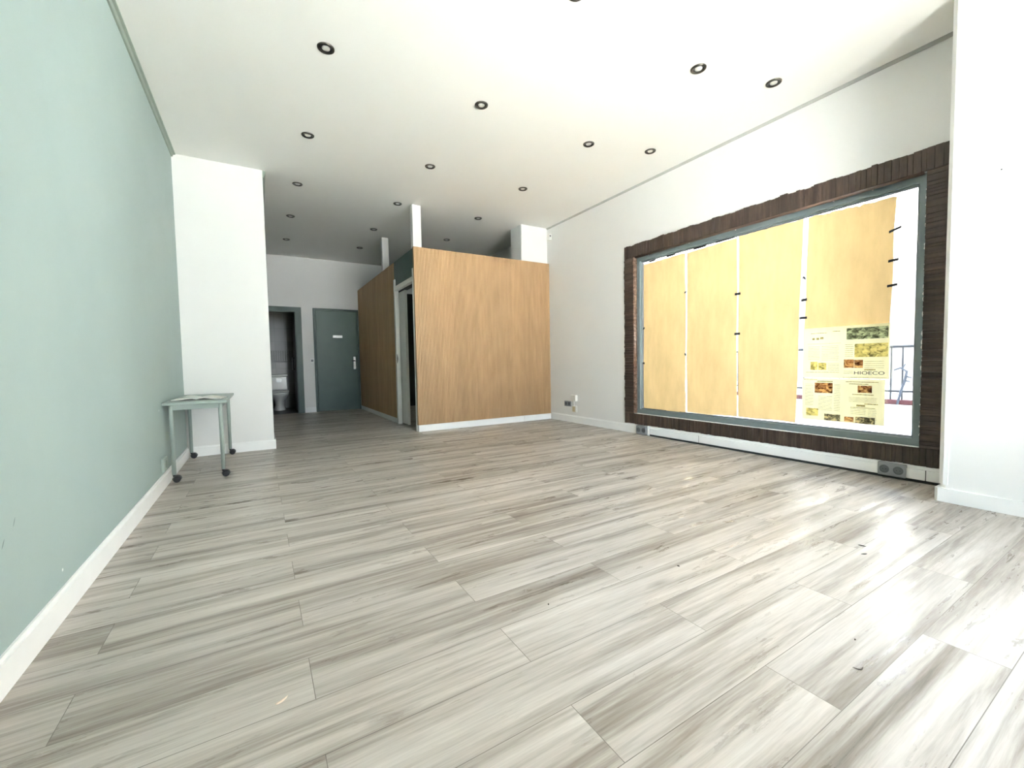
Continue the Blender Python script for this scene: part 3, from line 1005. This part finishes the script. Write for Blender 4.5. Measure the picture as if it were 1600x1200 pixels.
# ================================================================== DOORS AT THE BACK
t = empty('door_1', (0.45, YW, 0), 'open toilet doorway in a dark teal frame at the far end', 'door', kind='structure')
bm = bmesh.new()
box(bm, D1[0] - 0.03, 0.775, YW - 0.016, YW + 0.012, 2.012, 2.112, 0.003)
box(bm, 0.668, 0.775, YW - 0.016, YW + 0.012, 0.0, 2.02, 0.003)
box(bm, D1[0] - 0.03, D1[0] + 0.012, YW - 0.016, YW + 0.012, 0.0, 2.02, 0.003)
dfr = ob('door_frame', bm, M['teal_dark'], t)
bm = bmesh.new()
box(bm, D1[0], D1[1], YW + 0.012, YW + 0.10, 2.012, 2.03)
box(bm, 0.655, 0.672, YW + 0.012, YW + 0.10, 0.0, 2.012)
ob('door_stop', bm, M['teal_dark'], dfr)
lf = ob('door_leaf', B(0.668, 0.706, YW + 0.103, YW + 0.86, 0.008, 2.01, 0.002), M['door_inner'], t, 'dark door leaf swung open into the toilet room')
ob('handle', tube(bmesh.new(), [(0.668, YW + 0.70, 1.12), (0.632, YW + 0.70, 1.12), (0.628, YW + 0.70, 1.08), (0.628, YW + 0.70, 0.92), (0.632, YW + 0.70, 0.88), (0.668, YW + 0.70, 0.88)], 0.011, 8), M['chrome'], lf, 'chrome pull handle', smooth=True)

t = empty('door_2', (1.43, YW, 0), 'closed teal door with a small nameplate at the far end beside the cubicle', 'door', kind='structure')
bm = bmesh.new()
box(bm, 0.985, 1.03, YW - 0.014, YW + 0.05, 0.0, 2.11, 0.003)
box(bm, 1.835, 1.866, YW - 0.014, YW + 0.05, 0.0, 2.11, 0.003)
box(bm, 1.03, 1.835, YW - 0.014, YW + 0.05, 2.07, 2.11, 0.003)
ob('door_frame', bm, M['teal_dark'], t)
lf = ob('door_leaf', B(1.033, 1.832, YW - 0.004, YW + 0.04, 0.008, 2.067, 0.002), M['teal'], t)
pl = ob('nameplate', B(1.35, 1.535, YW - 0.008, YW - 0.004, 1.515, 1.567, 0.001), M['steel'], lf, 'silver nameplate')
bp = ob('handle_plate', B(1.738, 1.786, YW - 0.010, YW - 0.004, 0.86, 1.125, 0.002), M['chrome'], lf, 'chrome handle plate')
ob('lever', tube(bmesh.new(), [(1.762, YW - 0.008, 1.035), (1.762, YW - 0.055, 1.035), (1.745, YW - 0.06, 1.035), (1.70, YW - 0.058, 1.033)], 0.010, 8), M['dark_plastic'], bp, 'dark lever handle', smooth=True)

# toilet room behind door_1
bm = bmesh.new()
for a in ((-0.3, 1.25, 10.86, 10.96, 0, 2.5), (-0.40, -0.3, YW + 0.1, 10.96, 0, 2.5), (1.25, 1.35, YW + 0.1, 10.96, 0, 2.5)):
    box(bm, *a)
struct('wall_toilet', bm, M['tile'], 'grey tiled walls of the toilet room', 'wall')
bm = B(-0.3, 1.25, 10.835, 10.86, 1.04, 1.06, 0.002)
x = -0.29
while x < 1.24:
    box(bm, x, x + 0.03, 10.850, 10.86, 1.07, 1.30)
    x += 0.045
struct('trim_6', bm, M['tile_dado'], 'darker dado band on the toilet room tiles', 'trim')
struct('floor_toilet', B(-0.3, 1.25, YW + 0.06, 10.96, -0.1, 0.002), M['wc_floor'], 'dark floor of the toilet room', 'floor')
struct('ceiling_toilet', B(-0.3, 1.25, YW + 0.1, 10.96, 2.5, 2.6), M['dark_joint'], 'low unseen toilet room ceiling, coloured dark to dim the room', 'ceiling')  # unseen ceiling given a dark colour to cut bounced light

# toilet
TX, TY = 0.365, 10.30
t = empty('toilet', (TX, TY, 0.002), 'white toilet with cistern inside the dark toilet room', 'toilet')


def loft(bm, rings, n=28, close=True):
    """Stack of ellipses (z, cx, cy, rx, ry)."""
    R_ = []
    for (z, cx, cy, rx, ry) in rings:
        R_.append([bm.verts.new((cx + rx * math.cos(2 * math.pi * k / n), cy + ry * math.sin(2 * math.pi * k / n), z)) for k in range(n)])
    for a, b in zip(R_, R_[1:]):
        for k in range(n):
            bm.faces.new((a[k], a[(k + 1) % n], b[(k + 1) % n], b[k]))
    if close:
        bm.faces.new(R_[0])
        bm.faces.new(R_[-1])
    return bm


ob('bowl', loft(bmesh.new(), [(0.002, TX, TY + 0.14, 0.115, 0.20), (0.03, TX, TY + 0.14, 0.11, 0.19), (0.12, TX, TY + 0.13, 0.085, 0.17), (0.21, TX, TY + 0.10, 0.10, 0.20), (0.29, TX, TY + 0.06, 0.15, 0.25), (0.35, TX, TY + 0.04, 0.178, 0.275), (0.385, TX, TY + 0.04, 0.182, 0.28)]), M['porcelain'], t, smooth=True)
st = ob('seat', loft(bmesh.new(), [(0.387, TX, TY + 0.04, 0.184, 0.285), (0.402, TX, TY + 0.04, 0.188, 0.29), (0.408, TX, TY + 0.04, 0.186, 0.288)]), M['white_plastic'], t, smooth=True)
ob('lid', loft(bmesh.new(), [(0.410, TX, TY + 0.04, 0.186, 0.286), (0.424, TX, TY + 0.04, 0.186, 0.286), (0.432, TX, TY + 0.04, 0.16, 0.26)]), M['white_plastic'], st, smooth=True)
ob('cistern', B(TX - 0.175, TX + 0.175, 10.60, 10.80, 0.386, 0.725, 0.02, 3), M['porcelain'], t)
cl = ob('cistern_lid', B(TX - 0.185, TX + 0.185, 10.59, 10.81, 0.727, 0.765, 0.012, 3), M['porcelain'], t)
ob('flush_plate', B(TX - 0.04, TX + 0.07, 10.592, 10.600, 0.60, 0.69, 0.004), M['steel'], t, 'shiny steel flush plate')

# light switch
t = empty('light_switch', (0.943, YW - 0.01, 1.0), 'white square light switch on the wall between the two far doors', 'light switch')
ob('plate', B(0.902, 0.984, YW - 0.010, YW - 0.0005, 1.003, 1.092, 0.003), M['white_trim'], t)
ob('rocker', B(0.922, 0.964, YW - 0.014, YW - 0.010, 1.025, 1.070, 0.002), M['socket'], t, 'grey rocker')

# ================================================================== DOWNLIGHTS
proto = empty('downlight', (0, 0, ZC), 'tmp', 'ceiling light', 'recessed ceiling downlights')
bm = lathe(bmesh.new(), (0, 0, ZC), [(0.056, 0.0), (0.055, -0.006), (0.050, -0.0095), (0.040, -0.008), (0.037, -0.002), (0.036, 0.0)], 32, 'Z', False)
bz = ob('bezel', bm, M['bronze'], proto, smooth=True)
ob('baffle', lathe(bmesh.new(), (0, 0, ZC), [(0.0375, -0.0062), (0.034, -0.0066), (0.027, -0.0012), (0.0265, -0.0006)], 32, 'Z', False), M['dark_plastic'], proto, smooth=True)
ob('lamp', lathe(bmesh.new(), (0, 0, ZC), [(0.027, -0.0005), (0.0265, -0.005), (0.018, -0.0085), (0.0001, -0.0095)], 24, 'Z', False), M['bulb'], proto, 'pale glass lamp face', smooth=True)
parts = list(proto.children)
DL = [
    ((0.484, 3.21), 'dark-rimmed round ceiling downlight, nearest the camera in the row along mint wall'),
    ((0.486, 4.47), 'dark-rimmed round ceiling downlight, second from camera in the row along the mint wall'),
    ((0.487, 5.70), 'dark-rimmed round ceiling downlight just past the corner of the white stub wall'),
    ((0.485, 6.94), 'dim round ceiling downlight over the corridor, second one past the stub wall corner'),
    ((0.495, 8.22), 'dimmest round ceiling downlight over the corridor, closest to the toilet door'),
    ((1.700, 2.02), 'round ceiling downlight cut off by the top edge of the photo'),
    ((1.699, 3.26), 'round ceiling downlight in the middle row, nearest the camera of those shown whole'),
    ((1.706, 4.52), 'round ceiling downlight in the middle row, in front of the white corner post'),
    ((1.697, 5.755), 'pale-rimmed round ceiling downlight right beside the top of the white corner post'),
    ((1.668, 7.00), 'dim round ceiling downlight beside the rear white post'),
    ((1.690, 8.20), 'dim round ceiling downlight near the teal door, last of the middle row'),
    ((2.912, 2.07), 'round ceiling downlight nearest the camera in the third row from the mint wall'),
    ((2.922, 3.307), 'round ceiling downlight, second from the camera in the third row from the mint wall'),
    ((2.925, 4.54), 'round ceiling downlight just in front of the front panel of the cubicle'),
    ((2.909, 5.76), 'round ceiling downlight above the front edge of the open-topped cubicle'),
    ((2.910, 6.995), 'dim round ceiling downlight deep over the open-topped cubicle'),
    ((3.579, 1.876), 'round ceiling downlight closest to the display window wall, nearer the near pillar'),
    ((3.581, 3.105), 'round ceiling downlight closest to the display window wall, farther from the near pillar'),
]
for i, ((x, y), lb) in enumerate(DL):
    if i == 0:
        d = proto
    else:
        d = proto.copy()
        COL.objects.link(d)
        for p in parts:
            c = p.copy()
            COL.objects.link(c)
            c.parent = d
    d.location = (x, y, ZC)
    d['label'] = lb
    d['category'] = 'ceiling light'
    d['group'] = 'recessed ceiling downlights'

# ================================================================== SMALL TABLE
TX0, TX1, TY0, TY1, TZ = -0.668, -0.238, 4.27, 5.46, 0.655
t = empty('side_table', ((TX0 + TX1) / 2, (TY0 + TY1) / 2, 0), 'narrow pale mint table on castors pushed against the mint wall', 'table')
ob('tabletop', B(TX0, TX1, TY0, TY1, TZ - 0.022, TZ, 0.004, 2), M['table'], t)
bm = bmesh.new()
LX, LY = (-0.622, -0.290), (4.345, 5.395)
box(bm, LX[0] - .012, LX[1] + .012, LY[0] - 0.012, LY[0] + 0.008, TZ - 0.066, TZ - 0.0225)
box(bm, LX[0] - .012, LX[1] + .012, LY[1] - 0.008, LY[1] + 0.012, TZ - 0.066, TZ - 0.0225)
for x in LX:
    box(bm, x - 0.010, x + 0.010, LY[0] + 0.008, LY[1] - 0.008, TZ - 0.066, TZ - 0.0225)
ob('apron', bm, M['table'], t)
for x in LX:
    for y in LY:
        lg = ob('leg', lathe(bmesh.new(), (x, y, 0), [(0.0145, 0.062), (0.0165, TZ - 0.067), (0.0165, TZ - 0.0225)], 16), M['table'], t, smooth=False)
        for f in lg.data.polygons:
            f.use_smooth = len(f.vertices) == 4
        cx, cy = x + 0.018, y + R.uniform(-0.01, 0.01)
        ca = ob('caster', lathe(bmesh.new(), (x, y, 0), [(0.009, 0.045), (0.012, 0.062)], 10), M['dark_plastic'], lg, 'black twin-wheel castor')
        for s_ in (-0.013, 0.013):
            w_ = ob('wheel', lathe(bmesh.new(), (cx, cy + s_, 0.0255), [(0.012, -0.008), (0.022, -0.008), (0.0255, -0.004), (0.0255, 0.004), (0.022, 0.008), (0.012, 0.008)], 20, 'Y'), M['dark_plastic'], ca, smooth=True)
            w_.parent = lg
        # hood over the wheels
        hood = [(cx + 0.030 * math.cos(a), 0.026 + 0.032 * math.sin(a)) for a in [math.pi * (0.0 + k / 10.0) for k in range(11)]]
        hood += [(cx + 0.027 * math.cos(a), 0.026 + 0.028 * math.sin(a)) for a in [math.pi * (1 - k / 10.0) for k in range(11)]]
        h_ = ob('castor_hood', prism(bmesh.new(), hood, 'Y', cy - 0.021, cy + 0.021), M['dark_plastic'], ca)
        h_.parent = lg

# open magazine on the table
mg = empty('magazine', (-0.45, 4.62, TZ), 'open magazine lying on the small mint table', 'magazine')


def page_block(sgn, tilt, lift):
    bm = bmesh.new()
    n = 12
    ca, sa = math.cos(tilt), math.sin(tilt)
    o = Vector((-0.45, 4.60, TZ + 0.002))
    up, lo = [], []
    for i in range(n + 1):
        u = i / n
        h = 0.004 + lift * math.sin(math.pi * min(1, u * 1.15) ** 0.7) * (1 - 0.55 * u)
        up.append((sgn * u * 0.175, h + 0.003))
        lo.append((sgn * u * 0.177, max(0.0, (h - 0.006) * (1 if u < .9 else .5))))
    V = []
    for y in (-0.125, 0.125):
        V.append([bm.verts.new(o + Vector((p[0] * ca - y * sa, p[0] * sa + y * ca, p[1]))) for p in up + lo[::-1]])
    m_ = len(V[0])
    for k in range(m_):
        bm.faces.new((V[0][k], V[0][(k + 1) % m_], V[1][(k + 1) % m_], V[1][k]))
    bm.faces.new(V[0])
    bm.faces.new(V[1])
    return bm


ob('page_block', page_block(-1, -0.10, 0.014), M['page'], mg)
ob('page_block', page_block(1, -0.16, 0.018), M['page'], mg)
bm = bmesh.new()
ca, sa = math.cos(-0.13), math.sin(-0.13)
vs = []
for x, y in ((-0.185, -0.135), (0.185, -0.135), (0.185, 0.132), (-0.185, 0.132)):
    vs.append((-0.45 + x * ca - y * sa, 4.60 + x * sa + y * ca))
ob('cover', prism(bm, vs, 'Z', TZ + 0.0003, TZ + 0.0022), M['cover'], mg, 'dark cover edge under the pages')
# bent dark page at the spine
bm = bmesh.new()
prv = None
for i in range(7):
    u = i / 6
    p = (-0.455 - 0.10 * u, TZ + 0.010 + 0.020 * math.sin(u * 2.2))
    a_, b_ = bm.verts.new((p[0], 4.49, p[1])), bm.verts.new((p[0], 4.72, p[1]))
    c_, d_ = bm.verts.new((p[0], 4.49, p[1] + 0.0016)), bm.verts.new((p[0], 4.72, p[1] + 0.0016))
    if prv:
        bm.faces.new((prv[0], a_, b_, prv[1]))
        bm.faces.new((prv[2], c_, d_, prv[3]))
        bm.faces.new((prv[0], a_, c_, prv[2]))
        bm.faces.new((prv[1], b_, d_, prv[3]))
    else:
        bm.faces.new((a_, b_, d_, c_))
    prv = (a_, b_, c_, d_)
bm.faces.new((prv[0], prv[1], prv[3], prv[2]))
ob('turning_page', bm, M['page'], mg)


# ================================================================== SOCKETS AND BOXES ON THE WALLS
def double_socket(y0, y1, z0, z1, label, group=None, th=0.03, mat='socket'):
    t = empty('wall_socket', (XR - th / 2, (y0 + y1) / 2, z0), label, 'socket', 'grey double sockets')
    pl_ = ob('plate', B(XR - th, XR - 0.0004, y0, y1, z0, z1, 0.004, 2), M[mat], t)
    yc, h = (y0 + y1) / 2, (z1 - z0)
    for sy in (-0.25, 0.25):
        cy = yc + sy * (y1 - y0)
        c = (XR - th, cy, (z0 + z1) / 2)
        r = min(h * 0.30, (y1 - y0) * 0.16)
        ou = ob('outlet', lathe(bmesh.new(), c, [(r * 1.15, -0.0025), (r, -0.0035), (r * 0.9, -0.0012), (0.0005, -0.0012)], 20, 'X', False), M['socket_ring'], t)
        for dy in (-0.0095, 0.0095):
            ob('pin_hole', lathe(bmesh.new(), (XR - th - 0.0014, cy + dy, (z0 + z1) / 2), [(0.003, 0), (0.003, -0.0006)], 8, 'X'), M['black'], ou)
    return t


double_socket(5.10, 5.265, 0.24, 0.322, 'dark grey double wall socket close to the wooden cubicle, beside the small white box', th=0.012)
double_socket(3.60, 3.762, 0.006, 0.112, 'grey double socket at floor level under the far corner of the window surround', th=0.045)
double_socket(1.16, 1.325, 0.020, 0.118, 'grey double socket box on the trunking near the near pillar', th=0.05)
t = empty('junction_box', (XR - 0.02, 5.02, 0.33), 'small white box on the wall just above a beige socket plate', 'junction box')
ob('body', B(XR - 0.045, XR - 0.0004, 4.955, 5.075, 0.335, 0.425, 0.004, 2), M['white_plastic'], t)
ob('cable', tube(bmesh.new(), [(XR - 0.012, 5.03, 0.335), (XR - 0.01, 5.03, 0.26)], 0.006, 8), M['white_plastic'], t)
t = empty('phone_socket', (XR - 0.01, 5.0, 0.15), 'small white wall plate with a beige centre, low beside the dark grey socket', 'socket')
ob('plate', B(XR - 0.014, XR - 0.0004, 4.965, 5.065, 0.162, 0.258, 0.003), M['white_plastic'], t)
ob('insert', B(XR - 0.020, XR - 0.014, 4.995, 5.06, 0.168, 0.25, 0.002), M['beige_plastic'], t, 'beige insert')
t = empty('wall_socket', (XL + 0.01, 4.22, 0.13), 'pale mint socket plate low on the mint wall beside the table', 'socket')
ob('plate', B(XL + 0.0004, XL + 0.022, 4.13, 4.29, 0.13, 0.235, 0.004, 2), M['table'], t)
ob('outlet', lathe(bmesh.new(), (XL + 0.022, 4.21, 0.18), [(0.032, 0.0), (0.030, 0.003), (0.026, 0.001), (0.0005, 0.001)], 20, 'X', False), M['mint_trim'], t)
# alarm sensor in the corner
t = empty('alarm_sensor', (XR - 0.03, 5.60, 2.90), 'small white alarm sensor high in the corner above the cubicle', 'alarm sensor')
ob('body', B(XR - 0.055, XR - 0.0004, 5.555, 5.62, 2.885, 2.985, 0.008, 2), M['white_plastic'], t)
ob('lens', lathe(bmesh.new(), (XR - 0.03, 5.555, 2.945), [(0.012, -0.003), (0.012, 0.0)], 14, 'Y'), M['dark_plastic'], t, 'dark lens')
# a nail left in the near pillar
ob('nail', lathe(bmesh.new(), (3.70, 0.674, 1.981), [(0.0025, -0.0005), (0.004, -0.004), (0.003, -0.006)], 10, 'X'), M['dark_plastic'], None,
   'tiny dark nail high on the near pillar', 'nail')


# ================================================================== SCRAPS ON THE FLOOR
def scrap(name, x, y, ln, ang, bend, label, cat, mat, r=0.0022):
    pts = []
    for i in range(7):
        u = i / 6 - 0.5
        px, py = u * ln, bend * (u * u * 4 - 1)
        pts.append((x + px * math.cos(ang) - py * math.sin(ang), y + px * math.sin(ang) + py * math.cos(ang), r * 0.95))
    rad = [r * k for k in (0.35, 0.8, 1, 1.05, 1, 0.8, 0.35)]
    return ob(name, tube(bmesh.new(), pts, rad, 7), mat, None, label, cat, 'scraps lying on the floor', smooth=True)


scrap('wood_splinter', 0.018, 1.30, 0.035, 0.5, 0.004, 'pale pinkish splinter on the floor, closest scrap to the mint wall', 'scrap', M['debris_pale'], 0.0030)
scrap('curled_scrap', 1.491, 0.521, 0.030, -0.55, 0.010, 'dark curled scrap on the floor nearest the camera', 'scrap', M['debris_dark'], 0.0016)
scrap('dry_leaf_bit', 2.493, 0.865, 0.030, -1.25, 0.002, 'short dark scrap on the floor, farther of the pair before the near pillar', 'scrap', M['debris_dark'], 0.0024)
scrap('dry_leaf_bit', 2.394, 0.822, 0.028, -0.5, 0.002, 'short dark scrap on the floor, nearer of the pair before the near pillar', 'scrap', M['debris_dark'], 0.0024)
scrap('crumb', 1.632, 0.579, 0.008, 0.2, 0.0, 'tiny dark crumb on the floor just beyond the curled scrap', 'scrap', M['debris_dark'], 0.0024)
scrap('crumb', 0.911, 1.281, 0.008, 0.9, 0.0, 'tiny dark crumb on the middle of the floor', 'scrap', M['debris_dark'], 0.0024)
scrap('crumb', 1.576, 1.212, 0.012, 1.9, 0.0, 'small dark crumb on the floor between the middle and the window', 'scrap', M['debris_dark'], 0.0024)
